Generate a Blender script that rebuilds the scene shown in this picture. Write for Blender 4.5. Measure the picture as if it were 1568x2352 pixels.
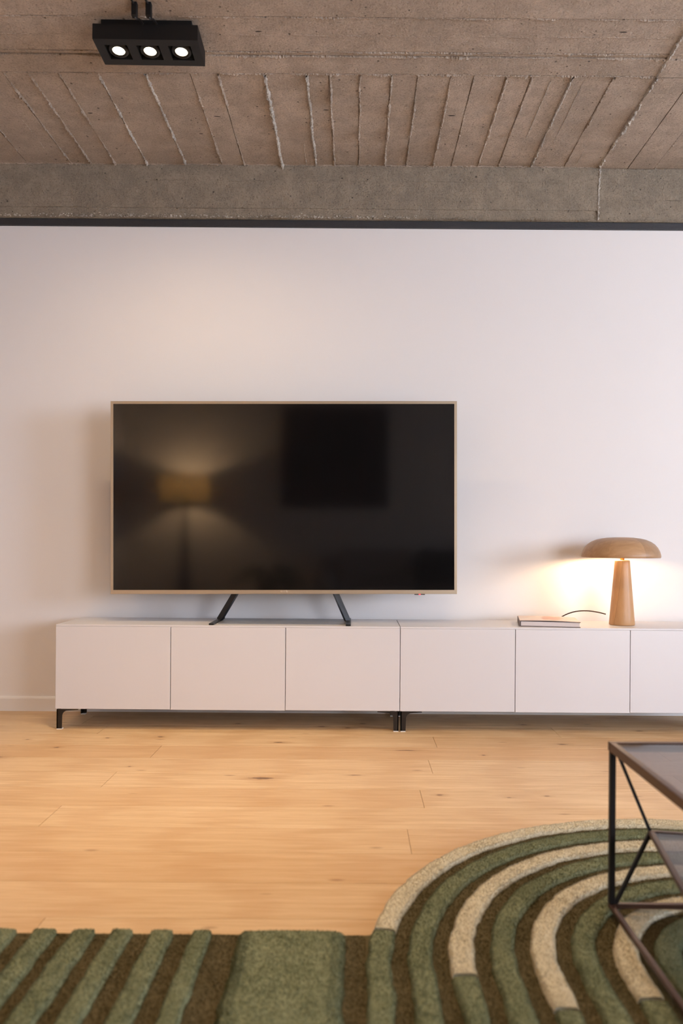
import bpy, bmesh, math, random
import numpy as np
from mathutils import Vector, Matrix, noise

for o in list(bpy.data.objects):
    bpy.data.objects.remove(o)
S = bpy.context.scene
C = S.collection

# ------------------------------------------------------------------ camera
FPX, IW, IH = 1750.0, 1568.0, 2352.0
AXX, AXY = 815.0, 1250.0            # where the optical axis meets the picture (shifted lens)
cam_d = bpy.data.cameras.new('camera')
cam = bpy.data.objects.new('camera', cam_d)
C.objects.link(cam)
S.camera = cam
cam.location = (0, 0, 0.97)
cam_d.sensor_fit = 'HORIZONTAL'
cam_d.sensor_width = 36.0
cam_d.lens = FPX / IW * 36.0
cam_d.shift_x = -(AXX - IW / 2) / IW
cam_d.shift_y = (AXY - IH / 2) / IW
ROLL = 0.0073
cam.matrix_world = (Matrix.Translation((0, 0, 0.97)) @ Matrix.Rotation(math.pi / 2, 4, 'X')
                    @ Matrix.Rotation(ROLL, 4, 'Z'))
cam_d.clip_start = 0.02
cam_d.dof.use_dof = True
cam_d.dof.focus_distance = 3.95
cam_d.dof.aperture_fstop = 3.2

# ------------------------------------------------------------------ world, daylight, exposure
wd = bpy.data.worlds.new('overcast_sky')
S.world = wd
wd.use_nodes = True
wd.node_tree.nodes['Background'].inputs[0].default_value = (0.82, 0.88, 1.0, 1)
wd.node_tree.nodes['Background'].inputs[1].default_value = 1.0

def area_light(name, loc, rot, sx, sy, power, col, spread=180):
    d = bpy.data.lights.new(name, 'AREA')
    d.shape = 'RECTANGLE'
    d.size, d.size_y = sx, sy
    d.energy = power
    d.color = col
    d.spread = math.radians(spread)
    o = bpy.data.objects.new(name, d)
    C.objects.link(o)
    o.location = loc
    o.rotation_euler = rot
    return o

WIN_Y0, WIN_Y1, WIN_Z0, WIN_Z1, WIN_X = -0.95, 0.95, 1.0, 2.85, 7.0
area_light('window_daylight', (WIN_X + 0.12, (WIN_Y0 + WIN_Y1) / 2, (WIN_Z0 + WIN_Z1) / 2),
           (0, math.radians(90), 0), WIN_Z1 - WIN_Z0, WIN_Y1 - WIN_Y0, 390, (0.80, 0.94, 1.20))
# wide unseen window behind the camera, right of the sofa, added as fill light
BW_X0, BW_X1, BW_Z0, BW_Z1, BW_Y = 2.3, 4.5, 0.25, 2.2, -1.4
area_light('added_rear_fill_light', ((BW_X0 + BW_X1) / 2, BW_Y - 0.12, (BW_Z0 + BW_Z1) / 2),
           (math.radians(90), 0, 0), BW_X1 - BW_X0, BW_Z1 - BW_Z0, 185, (0.93, 0.95, 1.04))

S.view_settings.view_transform = 'Standard'
S.view_settings.look = 'None'
S.view_settings.gamma = 1.0
S.view_settings.use_curve_mapping = False
S.view_settings.exposure = 0.0
S.cycles.use_denoising = True
S.cycles.max_bounces = 6
S.cycles.diffuse_bounces = 3
S.cycles.use_adaptive_sampling = True
S.cycles.adaptive_threshold = 0.045
S.cycles.use_light_tree = False
S.cycles.caustics_reflective = False
S.cycles.caustics_refractive = False
S.cycles.sample_clamp_indirect = 6.0

# ------------------------------------------------------------------ material helpers
class NT:
    def __init__(self, name):
        self.m = bpy.data.materials.new(name)
        self.m.use_nodes = True
        self.t = self.m.node_tree
        self.b = self.t.nodes['Principled BSDF']
        self.out = self.t.nodes['Material Output']
    def n(self, typ, **kw):
        nd = self.t.nodes.new(typ)
        for k, v in kw.items():
            if k.startswith('i_'):
                key = k[2:].replace('_', ' ')
                nd.inputs[key].default_value = v
            else:
                setattr(nd, k, v)
        return nd
    def l(self, a, b):
        self.t.links.new(a, b)
    def set(self, **kw):
        for k, v in kw.items():
            self.b.inputs[k.replace('_', ' ')].default_value = v
    def math(self, op, a, b=None, c=None, clamp=False):
        nd = self.t.nodes.new('ShaderNodeMath')
        nd.operation = op
        nd.use_clamp = clamp
        for i, v in enumerate((a, b, c)):
            if v is None:
                continue
            if isinstance(v, (int, float)):
                nd.inputs[i].default_value = v
            else:
                self.l(v, nd.inputs[i])
        return nd.outputs[0]
    def ramp(self, fac, stops):
        nd = self.t.nodes.new('ShaderNodeValToRGB')
        cr = nd.color_ramp
        while len(cr.elements) < len(stops):
            cr.elements.new(0.5)
        for e, (p, c) in zip(cr.elements, stops):
            e.position = p
            e.color = (c[0], c[1], c[2], 1) if not isinstance(c, (int, float)) else (c, c, c, 1)
        self.l(fac, nd.inputs[0])
        return nd.outputs[0]
    def mix(self, fac, a, b, typ='MIX'):
        nd = self.t.nodes.new('ShaderNodeMix')
        nd.data_type = 'RGBA'
        nd.blend_type = typ
        for idx, v in ((0, fac), (6, a), (7, b)):
            if isinstance(v, (int, float)):
                nd.inputs[idx].default_value = v
            elif isinstance(v, tuple):
                nd.inputs[idx].default_value = (v[0], v[1], v[2], 1)
            else:
                self.l(v, nd.inputs[idx])
        return nd.outputs[2]
    def pos(self):
        return self.t.nodes.new('ShaderNodeNewGeometry').outputs['Position']
    def scale(self, vec, s, off=None):
        nd = self.t.nodes.new('ShaderNodeVectorMath')
        nd.operation = 'MULTIPLY_ADD'
        self.l(vec, nd.inputs[0])
        nd.inputs[1].default_value = s
        if off is not None:
            self.l(off, nd.inputs[2])
        return nd.outputs[0]
    def noise(self, vec, scale, detail=3, rough=0.5, dist=0.0):
        nd = self.t.nodes.new('ShaderNodeTexNoise')
        self.l(vec, nd.inputs['Vector'])
        nd.inputs['Scale'].default_value = scale
        nd.inputs['Detail'].default_value = detail
        nd.inputs['Roughness'].default_value = rough
        nd.inputs['Distortion'].default_value = dist
        return nd.outputs['Fac']
    def near(self, p, spots):
        """smallest elliptical distance to a list of (x, y, rx, ry) spots"""
        acc = None
        for (x, y, rx, ry) in spots:
            a = self.t.nodes.new('ShaderNodeVectorMath')
            a.operation = 'MULTIPLY_ADD'
            self.l(p, a.inputs[0])
            a.inputs[1].default_value = (1 / rx, 1 / ry, 0)
            a.inputs[2].default_value = (-x / rx, -y / ry, 0)
            b = self.t.nodes.new('ShaderNodeVectorMath')
            b.operation = 'LENGTH'
            self.l(a.outputs[0], b.inputs[0])
            acc = b.outputs['Value'] if acc is None else self.math('MINIMUM', acc, b.outputs['Value'])
        return acc
    def bump(self, h, strength, dist=0.01, normal=None):
        nd = self.t.nodes.new('ShaderNodeBump')
        nd.inputs['Strength'].default_value = strength
        nd.inputs['Distance'].default_value = dist
        self.l(h, nd.inputs['Height'])
        if normal is not None:
            self.l(normal, nd.inputs['Normal'])
        return nd.outputs[0]

def srgb(h):
    v = [int(h[i:i + 2], 16) / 255 for i in (0, 2, 4)]
    return tuple(x / 12.92 if x <= 0.04045 else ((x + 0.055) / 1.055) ** 2.4 for x in v)

def simple(name, col, rough=0.5, metal=0.0, bump=None, var=None, coat=0.0, spec=0.5):
    t = NT(name)
    t.set(Base_Color=(*col, 1), Roughness=rough, Metallic=metal, Coat_Weight=coat, Specular_IOR_Level=spec)
    p = t.pos()
    if var:
        f = t.noise(p, var[0], 4)
        lo = tuple(x * (1 - var[1]) for x in col)
        hi = tuple(min(1, x * (1 + var[1])) for x in col)
        t.l(t.mix(t.ramp(f, [(0.3, 0.0), (0.7, 1.0)]), lo, hi), t.b.inputs['Base Color'])
    if bump:
        t.l(t.bump(t.noise(p, bump[0], 4), bump[1], bump[2]), t.b.inputs['Normal'])
    return t.m

def emission(name, col, strength):
    t = NT(name)
    t.set(Base_Color=(*col, 1), Emission_Color=(*col, 1), Emission_Strength=strength)
    return t.m

# ------------------------------------------------------------------ materials
M = {}
M['wall'] = simple('wall_paint', (0.80, 0.765, 0.75), 0.75, bump=(160, 0.12, 0.002), var=(0.8, 0.012))
M['wall_other'] = simple('wall_paint_other', (0.74, 0.70, 0.68), 0.8, bump=(160, 0.1, 0.002))
M['baseboard'] = simple('baseboard_paint', (0.80, 0.77, 0.75), 0.45, bump=(60, 0.04, 0.002))
M['black_trim'] = simple('black_trim_paint', (0.028, 0.028, 0.032), 0.55, bump=(90, 0.6, 0.004))
M['black_gap'] = simple('black_gap', (0.006, 0.005, 0.005), 0.9, var=(30, 0.3))  # shade under the beam, put into the colour
M['lacquer'] = simple('white_lacquer', (0.64, 0.622, 0.640), 0.32, var=(1.2, 0.008))
M['carcass'] = simple('carcass_laminate', (0.70, 0.67, 0.66), 0.5, var=(2, 0.01))
M['leg_metal'] = simple('leg_metal', (0.018, 0.014, 0.012), 0.4, 0.3, bump=(300, 0.05, 0.001))
M['felt'] = simple('felt_pad', (0.75, 0.72, 0.70), 0.95, bump=(800, 0.3, 0.001))
M['tv_frame'] = simple('champagne_metal', (0.47, 0.385, 0.285), 0.36, 0.55, bump=(900, 0.03, 0.0005))
M['tv_badge'] = simple('badge_metal', (0.66, 0.56, 0.44), 0.25, 0.6, var=(40, 0.02))
M['tv_back'] = simple('tv_back_plastic', (0.03, 0.03, 0.033), 0.55, bump=(400, 0.1, 0.001))
M['tv_stand'] = simple('stand_metal', (0.016, 0.016, 0.018), 0.35, 0.4, bump=(400, 0.05, 0.001))
M['stand_plate'] = simple('stand_plate_steel', (0.20, 0.21, 0.24), 0.34, 0.2, bump=(9, 0.12, 0.004))
M['black_housing'] = simple('black_powder_coat', (0.0065, 0.006, 0.006), 0.55, 0.0, bump=(700, 0.1, 0.0008), spec=0.3)
M['gimbal'] = simple('gimbal_metal', (0.02, 0.018, 0.016), 0.3, 0.7, var=(60, 0.1))
M['cable'] = simple('black_cable', (0.012, 0.010, 0.009), 0.5, bump=(200, 0.1, 0.001))
M['cord'] = simple('brown_cord', (0.035, 0.018, 0.012), 0.55, bump=(500, 0.1, 0.001))
M['brass'] = simple('brass', (0.75, 0.48, 0.2), 0.25, 0.9, var=(50, 0.05))
M['shade_inner'] = simple('shade_inner_white', (0.85, 0.80, 0.72), 0.7, var=(10, 0.02))
M['table_black'] = simple('black_table_metal', (0.009, 0.007, 0.007), 0.5, 0.1, bump=(900, 0.08, 0.0006), spec=0.3)
M['table_metal'] = simple('bronze_powder_coat', (0.060, 0.026, 0.015), 0.42, 0.25, bump=(900, 0.08, 0.0006))
M['page'] = simple('book_pages', (0.66, 0.58, 0.56), 0.85, bump=(40, 0.1, 0.001))
M['cover_dark'] = simple('cover_board', (0.16, 0.12, 0.11), 0.6, var=(60, 0.1))
M['bulb_spot'] = emission('spot_bulb_lens', (1.0, 0.86, 0.62), 5)
M['bulb_lamp'] = emission('lamp_bulb_glass', (1.0, 0.62, 0.30), 6)
M['led_red'] = emission('standby_led', (1.0, 0.03, 0.05), 2.5)
M['sofa'] = simple('sofa_fabric', (0.40, 0.36, 0.345), 0.95, bump=(350, 0.35, 0.002), var=(6, 0.06))
M['cushion'] = simple('dark_cushion_fabric', (0.035, 0.034, 0.036), 0.95, bump=(350, 0.4, 0.002), var=(8, 0.15))
M['floor_lamp_body'] = simple('floor_lamp_body', (0.06, 0.05, 0.05), 0.5, var=(9, 0.1))
M['plant_leaf'] = simple('plant_leaf', (0.018, 0.05, 0.024), 0.35, var=(7, 0.35))
M['plant_stem'] = simple('plant_stem', (0.05, 0.06, 0.025), 0.6, var=(20, 0.2))
M['pot'] = simple('plant_pot', (0.10, 0.085, 0.075), 0.7, bump=(60, 0.2, 0.002))
M['soil'] = simple('soil', (0.02, 0.014, 0.01), 1.0, bump=(90, 0.8, 0.006))
M['canvas_frame'] = simple('painting_frame', (0.02, 0.016, 0.014), 0.5, var=(20, 0.1))
M['window_frame'] = simple('window_frame_paint', (0.75, 0.75, 0.75), 0.4, var=(4, 0.01))

def mat_screen():
    t = NT('tv_screen')
    t.set(Base_Color=(0.0035, 0.0033, 0.0035, 1), Roughness=0.13, IOR=1.5)
    t.l(t.ramp(t.noise(t.pos(), 1.5, 2), [(0.3, 0.075), (0.7, 0.09)]), t.b.inputs['Roughness'])
    return t.m
M['screen'] = mat_screen()

def mat_concrete(name, base, warm, dark, stains=None):
    t = NT(name)
    p = t.pos()
    big = t.noise(p, 1.7, 4, 0.6)
    mid = t.noise(p, 11, 5, 0.65)
    fine = t.noise(p, 120, 5, 0.75)
    col = t.mix(t.ramp(big, [(0.35, 0.0), (0.66, 1.0)]), base, warm)
    col = t.mix(t.math('MULTIPLY', t.ramp(mid, [(0.42, 1.0), (0.60, 0.0)]), 0.45), col, dark)
    col = t.mix(t.math('MULTIPLY', t.ramp(fine, [(0.34, 1.0), (0.48, 0.0)]), 0.62), col, tuple(x * 0.5 for x in dark))
    col = t.mix(t.math('MULTIPLY', t.ramp(fine, [(0.58, 0.0), (0.74, 1.0)]), 0.35), col, tuple(min(1, x * 1.5) for x in warm))
    # blow holes
    v = t.n('ShaderNodeTexVoronoi', feature='F1')
    v.inputs['Scale'].default_value = 34
    v.inputs['Randomness'].default_value = 1.0
    t.l(p, v.inputs['Vector'])
    rnd = t.n('ShaderNodeSeparateColor')
    t.l(v.outputs['Color'], rnd.inputs[0])
    rad = t.math('MULTIPLY', t.math('POWER', rnd.outputs[0], 4.0), 0.20)
    hole = t.math('LESS_THAN', v.outputs['Distance'], rad)
    col = t.mix(t.math('MULTIPLY', hole, 0.75), col, tuple(x * 0.22 for x in dark))
    if stains:
        wob = t.math('MULTIPLY', t.math('SUBTRACT', mid, 0.5), 1.5)
        acc = t.math('SUBTRACT', 1.0, t.math('ADD', t.near(p, stains), wob), clamp=True)
        col = t.mix(t.math('MULTIPLY', t.math('MULTIPLY', acc, 3.0, clamp=True), 0.9), col, (0.012, 0.011, 0.011))
    t.l(col, t.b.inputs['Base Color'])
    t.set(Roughness=0.9, Specular_IOR_Level=0.2)
    h = t.math('ADD', t.math('MULTIPLY', fine, 0.45), t.math('MULTIPLY', mid, 0.9))
    h = t.math('ADD', h, t.math('MULTIPLY', t.noise(p, 55, 5, 0.7), 0.9))
    h = t.math('SUBTRACT', h, t.math('MULTIPLY', hole, 0.7))
    t.l(t.bump(h, 0.95, 0.016), t.b.inputs['Normal'])
    return t.m

STAINS = [(-0.423, 3.222, .018, .004), (1.115, 3.21, .022, .005), (-0.715, 3.86, .020, .004),
          (0.005, 3.64, .020, .005), (-0.16, 3.80, .016, .004), (0.47, 3.84, .020, .005),
          (-1.35, 3.84, .016, .005), (-0.83, 4.03, .014, .004)]
M['concrete'] = mat_concrete('ceiling_concrete', (0.53, 0.435, 0.350), (0.67, 0.545, 0.440), (0.37, 0.300, 0.240), STAINS)
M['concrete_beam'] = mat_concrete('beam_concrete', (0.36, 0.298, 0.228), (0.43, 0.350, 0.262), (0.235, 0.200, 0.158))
M['concrete_pale'] = mat_concrete('ridge_concrete', (0.68, 0.61, 0.53), (0.82, 0.75, 0.66), (0.26, 0.215, 0.175))

KNOTS = [(-1.62, 3.43, .045, .020), (-0.965, 3.81, .020, .012), (-1.40, 3.60, .016, .010), (-1.60, 3.74, .012, .007),
         (-0.36, 3.72, .03, .012), (-0.38, 3.15, .05, .018), (-0.97, 3.30, .010, .006), (0.245, 3.59, .05, .008),
         (0.60, 3.52, .012, .008), (0.335, 2.955, .018, .010), (1.02, 3.72, .03, .010), (-1.22, 3.78, .012, .006),
         (0.01, 3.20, .03, .006), (0.05, 4.12, .020, .012), (0.92, 4.12, .020, .010), (-0.17, 4.05, .020, .010),
         (-0.62, 4.10, .020, .010), (-0.03, 4.02, .020, .010), (1.5, 4.0, .02, .010), (0.60, 2.93, .012, .005), (0.75, 2.95, .014, .006)]
def mat_floor():
    t = NT('oak_plank')
    p = t.pos()
    oi = t.n('ShaderNodeObjectInfo')
    rnd = oi.outputs['Random']
    off = t.n('ShaderNodeCombineXYZ')
    t.l(t.math('MULTIPLY', rnd, 37.0), off.inputs[0])
    t.l(t.math('MULTIPLY', rnd, 91.0), off.inputs[1])
    v1 = t.scale(p, (0.55, 16.0, 1.0), off.outputs[0])
    g1 = t.noise(v1, 2.4, 5, 0.6, 0.4)
    v2 = t.scale(p, (2.0, 70.0, 1.0), off.outputs[0])
    g2 = t.noise(v2, 3.0, 4, 0.65)
    w = t.n('ShaderNodeTexWave', wave_type='RINGS', rings_direction='Y')
    v3 = t.scale(p, (0.45, 9.0, 1.0), off.outputs[0])
    t.l(v3, w.inputs['Vector'])
    w.inputs['Scale'].default_value = 1.5
    w.inputs['Distortion'].default_value = 3.5
    w.inputs['Detail'].default_value = 2.0
    w.inputs['Detail Scale'].default_value = 1.2
    col = t.mix(t.ramp(g1, [(0.30, 0.0), (0.72, 1.0)]), (0.59, 0.395, 0.210), (0.76, 0.555, 0.335))
    col = t.mix(t.math('MULTIPLY', t.ramp(w.outputs['Fac'], [(0.60, 0.0), (0.95, 1.0)]), 0.22), col, (0.42, 0.21, 0.08))
    col = t.mix(t.math('MULTIPLY', t.ramp(g2, [(0.34, 1.0), (0.54, 0.0)]), 0.42), col, (0.44, 0.235, 0.095))
    col = t.mix(t.math('MULTIPLY', t.math('SUBTRACT', rnd, 0.2, clamp=True), 0.55), col, (0.50, 0.275, 0.115))
    wv = t.noise(t.scale(p, (1.0, 2.6, 1.0)), 24, 4, 0.65)
    e = t.math('ADD', t.near(p, KNOTS), t.math('MULTIPLY', t.math('SUBTRACT', wv, 0.5), 2.2))
    acc = t.math('SUBTRACT', 1.0, e, clamp=True)
    halo = t.math('SUBTRACT', 1.0, t.math('MULTIPLY', e, 0.36), clamp=True)
    col = t.mix(t.math('MULTIPLY', halo, 0.45), col, (0.33, 0.15, 0.05))
    col = t.mix(t.math('MULTIPLY', t.math('MULTIPLY', acc, 2.2, clamp=True), 0.78), col, (0.105, 0.048, 0.024))
    # small scattered flecks
    v = t.n('ShaderNodeTexVoronoi', feature='F1')
    t.l(t.scale(p, (2.2, 6.5, 1.0), off.outputs[0]), v.inputs['Vector'])
    v.inputs['Scale'].default_value = 1.3
    fl = t.ramp(v.outputs['Distance'], [(0.03, 1.0), (0.085, 0.0)])
    col = t.mix(t.math('MULTIPLY', fl, 0.55), col, (0.22, 0.10, 0.04))
    t.l(col, t.b.inputs['Base Color'])
    t.l(t.ramp(g2, [(0.2, 0.46), (0.8, 0.36)]), t.b.inputs['Roughness'])
    t.set(Specular_IOR_Level=0.35)
    t.l(t.bump(g2, 0.10, 0.002), t.b.inputs['Normal'])
    return t.m
M['oak'] = mat_floor()
M['floor_gap'] = simple('floor_gap', (0.20, 0.10, 0.04), 0.9, var=(20, 0.2))

def mat_wood(name, a, b, axis, rough=0.42):
    t = NT(name)
    tc = t.n('ShaderNodeTexCoord').outputs['Object']
    oi = t.n('ShaderNodeObjectInfo')
    off = t.n('ShaderNodeCombineXYZ')
    t.l(t.math('MULTIPLY', oi.outputs['Random'], 23.0), off.inputs[0])
    t.l(t.math('MULTIPLY', oi.outputs['Random'], 51.0), off.inputs[2])
    g = t.noise(t.scale(tc, axis, off.outputs[0]), 3.0, 5, 0.6, 0.6)
    col = t.mix(t.ramp(g, [(0.3, 0.0), (0.7, 1.0)]), a, b)
    col = t.mix(t.math('MULTIPLY', oi.outputs['Random'], 0.5), col, tuple(x * 0.62 for x in a))
    t.l(col, t.b.inputs['Base Color'])
    t.set(Roughness=rough)
    t.l(t.bump(g, 0.05, 0.001), t.b.inputs['Normal'])
    return t.m
M['lamp_wood'] = mat_wood('lamp_wood', (0.52, 0.270, 0.110), (0.64, 0.360, 0.165), (22, 22, 3))
M['lamp_shade_wood'] = mat_wood('lamp_shade_wood', (0.37, 0.205, 0.100), (0.50, 0.300, 0.155), (3, 14, 14))
M['wood_seam'] = simple('wood_seam', (0.10, 0.035, 0.012), 0.8, var=(40, 0.2))

def mat_pile(name, a, b):
    t = NT(name)
    p = t.pos()
    f = t.noise(p, 60, 5, 0.7)
    g = t.noise(p, 7, 3, 0.6)
    k = t.math('ADD', t.math('MULTIPLY', f, 0.6), t.math('MULTIPLY', g, 0.4))
    t.l(t.mix(t.ramp(k, [(0.35, 0.0), (0.65, 1.0)]), a, b), t.b.inputs['Base Color'])
    t.set(Roughness=1.0, Specular_IOR_Level=0.1)
    t.l(t.bump(t.noise(p, 260, 4, 0.7), 0.8, 0.004), t.b.inputs['Normal'])
    return t.m
M['pile_cream'] = mat_pile('pile_cream', (0.66, 0.575, 0.40), (0.84, 0.765, 0.585))
M['pile_green'] = mat_pile('pile_green', (0.180, 0.194, 0.106), (0.300, 0.316, 0.190))
M['pile_dark'] = mat_pile('pile_dark', (0.095, 0.074, 0.034), (0.160, 0.130, 0.070))

def mat_glass(name, tint, rough=0.04):
    t = NT(name)
    tr = t.n('ShaderNodeBsdfTransparent')
    tr.inputs[0].default_value = (*tint, 1)
    gl = t.n('ShaderNodeBsdfGlossy')
    gl.inputs['Roughness'].default_value = rough
    fr = t.n('ShaderNodeFresnel')
    bf = t.n('ShaderNodeNewGeometry').outputs['Backfacing']
    t.l(t.math('ADD', t.math('MULTIPLY', bf, 1 / 1.52 - 1.52), 1.52), fr.inputs['IOR'])
    nz = t.ramp(t.noise(t.pos(), 3, 2), [(0.3, tint), (0.7, tuple(x * 0.97 for x in tint))])
    t.l(nz, tr.inputs[0])
    mx = t.n('ShaderNodeMixShader')
    t.l(fr.outputs[0], mx.inputs[0])
    t.l(tr.outputs[0], mx.inputs[1])
    t.l(gl.outputs[0], mx.inputs[2])
    t.l(mx.outputs[0], t.out.inputs['Surface'])
    return t.m
M['smoked_glass'] = mat_glass('smoked_glass', (0.58, 0.55, 0.55), 0.05)
M['window_glass'] = mat_glass('window_glass', (0.97, 0.98, 0.98), 0.02)

def mat_lampshade():
    t = NT('drum_shade_linen')
    t.set(Base_Color=(0.72, 0.56, 0.36, 1), Roughness=0.9)
    tl = t.n('ShaderNodeBsdfTranslucent')
    tl.inputs[0].default_value = (0.98, 0.84, 0.58, 1)
    mx = t.n('ShaderNodeMixShader')
    mx.inputs[0].default_value = 0.88
    t.l(t.b.outputs[0], mx.inputs[1])
    t.l(tl.outputs[0], mx.inputs[2])
    t.l(mx.outputs[0], t.out.inputs['Surface'])
    t.l(t.bump(t.noise(t.pos(), 300, 3), 0.3, 0.001), t.b.inputs['Normal'])
    return t.m
M['drum_shade'] = mat_lampshade()

def mat_canvas():
    t = NT('abstract_canvas')
    p = t.pos()
    g = t.noise(t.scale(p, (9.0, 1.0, 0.7)), 1.6, 4, 0.6)
    col = t.ramp(g, [(0.30, (0.006, 0.006, 0.008)), (0.48, (0.03, 0.022, 0.022)), (0.58, (0.10, 0.035, 0.03)), (0.70, (0.04, 0.04, 0.06))])
    t.l(col, t.b.inputs['Base Color'])
    t.set(Roughness=0.7)
    return t.m
M['canvas'] = mat_canvas()

def mat_book_cover():
    t = NT('book_cover_print')
    p = t.n('ShaderNodeTexCoord').outputs['Object']
    n1 = t.noise(p, 11, 4, 0.6)
    n2 = t.noise(t.scale(p, (1, 1, 1)), 26, 3, 0.5)
    sp = t.n('ShaderNodeSeparateXYZ')
    t.l(p, sp.inputs[0])
    d = t.math('ADD', t.math('POWER', t.math('DIVIDE', t.math('SUBTRACT', sp.outputs[0], 0.17), 0.06), 2.0),
               t.math('POWER', t.math('DIVIDE', t.math('SUBTRACT', sp.outputs[1], 0.15), 0.13), 2.0))
    blob = t.math('SUBTRACT', 1.0, t.math('ADD', d, t.math('MULTIPLY', t.math('SUBTRACT', n1, 0.5), 3.0)), clamp=True)
    col = t.mix(t.ramp(n1, [(0.4, 0.0), (0.7, 1.0)]), (0.70, 0.55, 0.49), (0.78, 0.68, 0.60))
    col = t.mix(t.math('MULTIPLY', t.math('MULTIPLY', blob, 2.0, clamp=True), 0.7), col, (0.58, 0.27, 0.19))
    col = t.mix(t.math('MULTIPLY', t.ramp(n2, [(0.62, 0.0), (0.68, 1.0)]), t.math('MULTIPLY', blob, 0.8)), col, (0.45, 0.30, 0.12))
    t.l(col, t.b.inputs['Base Color'])
    t.set(Roughness=0.45)
    return t.m
M['book_cover'] = mat_book_cover()

# ------------------------------------------------------------------ geometry helpers
def link(name, me, mat, parent=None, smooth=False):
    o = bpy.data.objects.new(name, me)
    C.objects.link(o)
    if mat is not None and not me.materials:
        me.materials.append(M[mat] if isinstance(mat, str) else mat)
    if parent is not None:
        o.parent = parent
    if smooth:
        for p in me.polygons:
            p.use_smooth = True
    return o

def mesh(name, verts, faces, mat, parent=None, smooth=False):
    me = bpy.data.meshes.new(name)
    me.from_pydata([tuple(v) for v in verts], [], faces)
    me.update()
    return link(name, me, mat, parent, smooth)

def from_bm(name, bm, mat, parent=None, smooth=False):
    me = bpy.data.meshes.new(name)
    bmesh.ops.recalc_face_normals(bm, faces=bm.faces)
    bm.to_mesh(me)
    bm.free()
    return link(name, me, mat, parent, smooth)

def box_bm(x0, x1, y0, y1, z0, z1, bev=0.0, seg=2):
    bm = bmesh.new()
    bmesh.ops.create_cube(bm, size=1)
    bmesh.ops.scale(bm, vec=(x1 - x0, y1 - y0, z1 - z0), verts=bm.verts)
    bmesh.ops.translate(bm, vec=((x0 + x1) / 2, (y0 + y1) / 2, (z0 + z1) / 2), verts=bm.verts)
    if bev > 0:
        bmesh.ops.bevel(bm, geom=bm.edges[:], offset=bev, segments=seg, affect='EDGES', profile=0.5)
    return bm

def box(name, x0, x1, y0, y1, z0, z1, mat, parent=None, bev=0.0, seg=2):
    return from_bm(name, box_bm(x0, x1, y0, y1, z0, z1, bev, seg), mat, parent)

def lathe(name, prof, mat, parent=None, n=64, a0=0.0, a1=2 * math.pi, loc=(0, 0, 0), smooth=True, cap=False):
    full = abs(a1 - a0 - 2 * math.pi) < 1e-6
    m = n if full else n + 1
    vs, fs = [], []
    for i in range(m):
        a = a0 + (a1 - a0) * i / n
        ca, sa = math.cos(a), math.sin(a)
        for r, z in prof:
            vs.append((loc[0] + r * ca, loc[1] + r * sa, loc[2] + z))
    k = len(prof)
    for i in range(n):
        j = (i + 1) % m
        for q in range(k - 1):
            fs.append((i * k + q, j * k + q, j * k + q + 1, i * k + q + 1))
    if cap and not full:
        fs.append(tuple(range(k)))
        fs.append(tuple(range((m - 1) * k + k - 1, (m - 1) * k - 1, -1)))
    bm = bmesh.new()
    bvs = [bm.verts.new(v) for v in vs]
    for f in fs:
        try:
            bm.faces.new([bvs[i] for i in f])
        except ValueError:
            pass
    bmesh.ops.remove_doubles(bm, verts=bm.verts, dist=1e-6)
    return from_bm(name, bm, mat, parent, smooth)

def tube(name, pts, r, mat, parent=None, n=10, square=False):
    """sweep a round (or square) section along a polyline"""
    P = [Vector(p) for p in pts]
    vs, fs = [], []
    up = Vector((0, 0, 1))
    if square:
        n = 4
    rr = r if isinstance(r, (list, tuple)) else [r] * len(P)
    side_prev = None
    for i, p in enumerate(P):
        d = (P[min(i + 1, len(P) - 1)] - P[max(i - 1, 0)]).normalized()
        s = d.cross(up)
        if s.length < 1e-3:
            s = Vector((1, 0, 0)) if side_prev is None else side_prev
        s = (s - d * s.dot(d)).normalized()
        side_prev = s
        u = s.cross(d).normalized()
        for k in range(n):
            a = 2 * math.pi * k / n + (math.pi / 4 if square else 0)
            R = rr[i] * (math.sqrt(2) if square else 1)
            vs.append(p + s * math.cos(a) * R + u * math.sin(a) * R)
    for i in range(len(P) - 1):
        for k in range(n):
            fs.append((i * n + k, i * n + (k + 1) % n, (i + 1) * n + (k + 1) % n, (i + 1) * n + k))
    fs.append(tuple(range(n)))
    fs.append(tuple(range((len(P) - 1) * n, len(P) * n)))
    bm = bmesh.new()
    bv = [bm.verts.new(v) for v in vs]
    for f in fs:
        bm.faces.new([bv[i] for i in f])
    return from_bm(name, bm, mat, parent, smooth=not square)

def smooth_pts(pts, n=8):
    P = [Vector(p) for p in pts]
    out = []
    for i in range(len(P) - 1):
        p0, p1, p2, p3 = P[max(i - 1, 0)], P[i], P[i + 1], P[min(i + 2, len(P) - 1)]
        for k in range(n):
            t = k / n
            out.append(0.5 * ((2 * p1) + (p2 - p0) * t + (2 * p0 - 5 * p1 + 4 * p2 - p3) * t * t + (3 * p1 - p0 - 3 * p2 + p3) * t ** 3))
    out.append(P[-1])
    return out

def thing(name, label, cat, loc=(0, 0, 0), group=None):
    o = bpy.data.objects.new(name, None)
    C.objects.link(o)
    o.location = loc
    o.empty_display_size = 0.05
    return tag(o, label, cat, group)

def tag(o, label, cat, group=None):
    o['label'] = label
    o['category'] = cat
    if group:
        o['group'] = group
    return o

def struct(o, label):
    o['kind'] = 'structure'
    o['label'] = label
    o['category'] = o.name.split('_')[0]
    return o

RND = random.Random(4)

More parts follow.
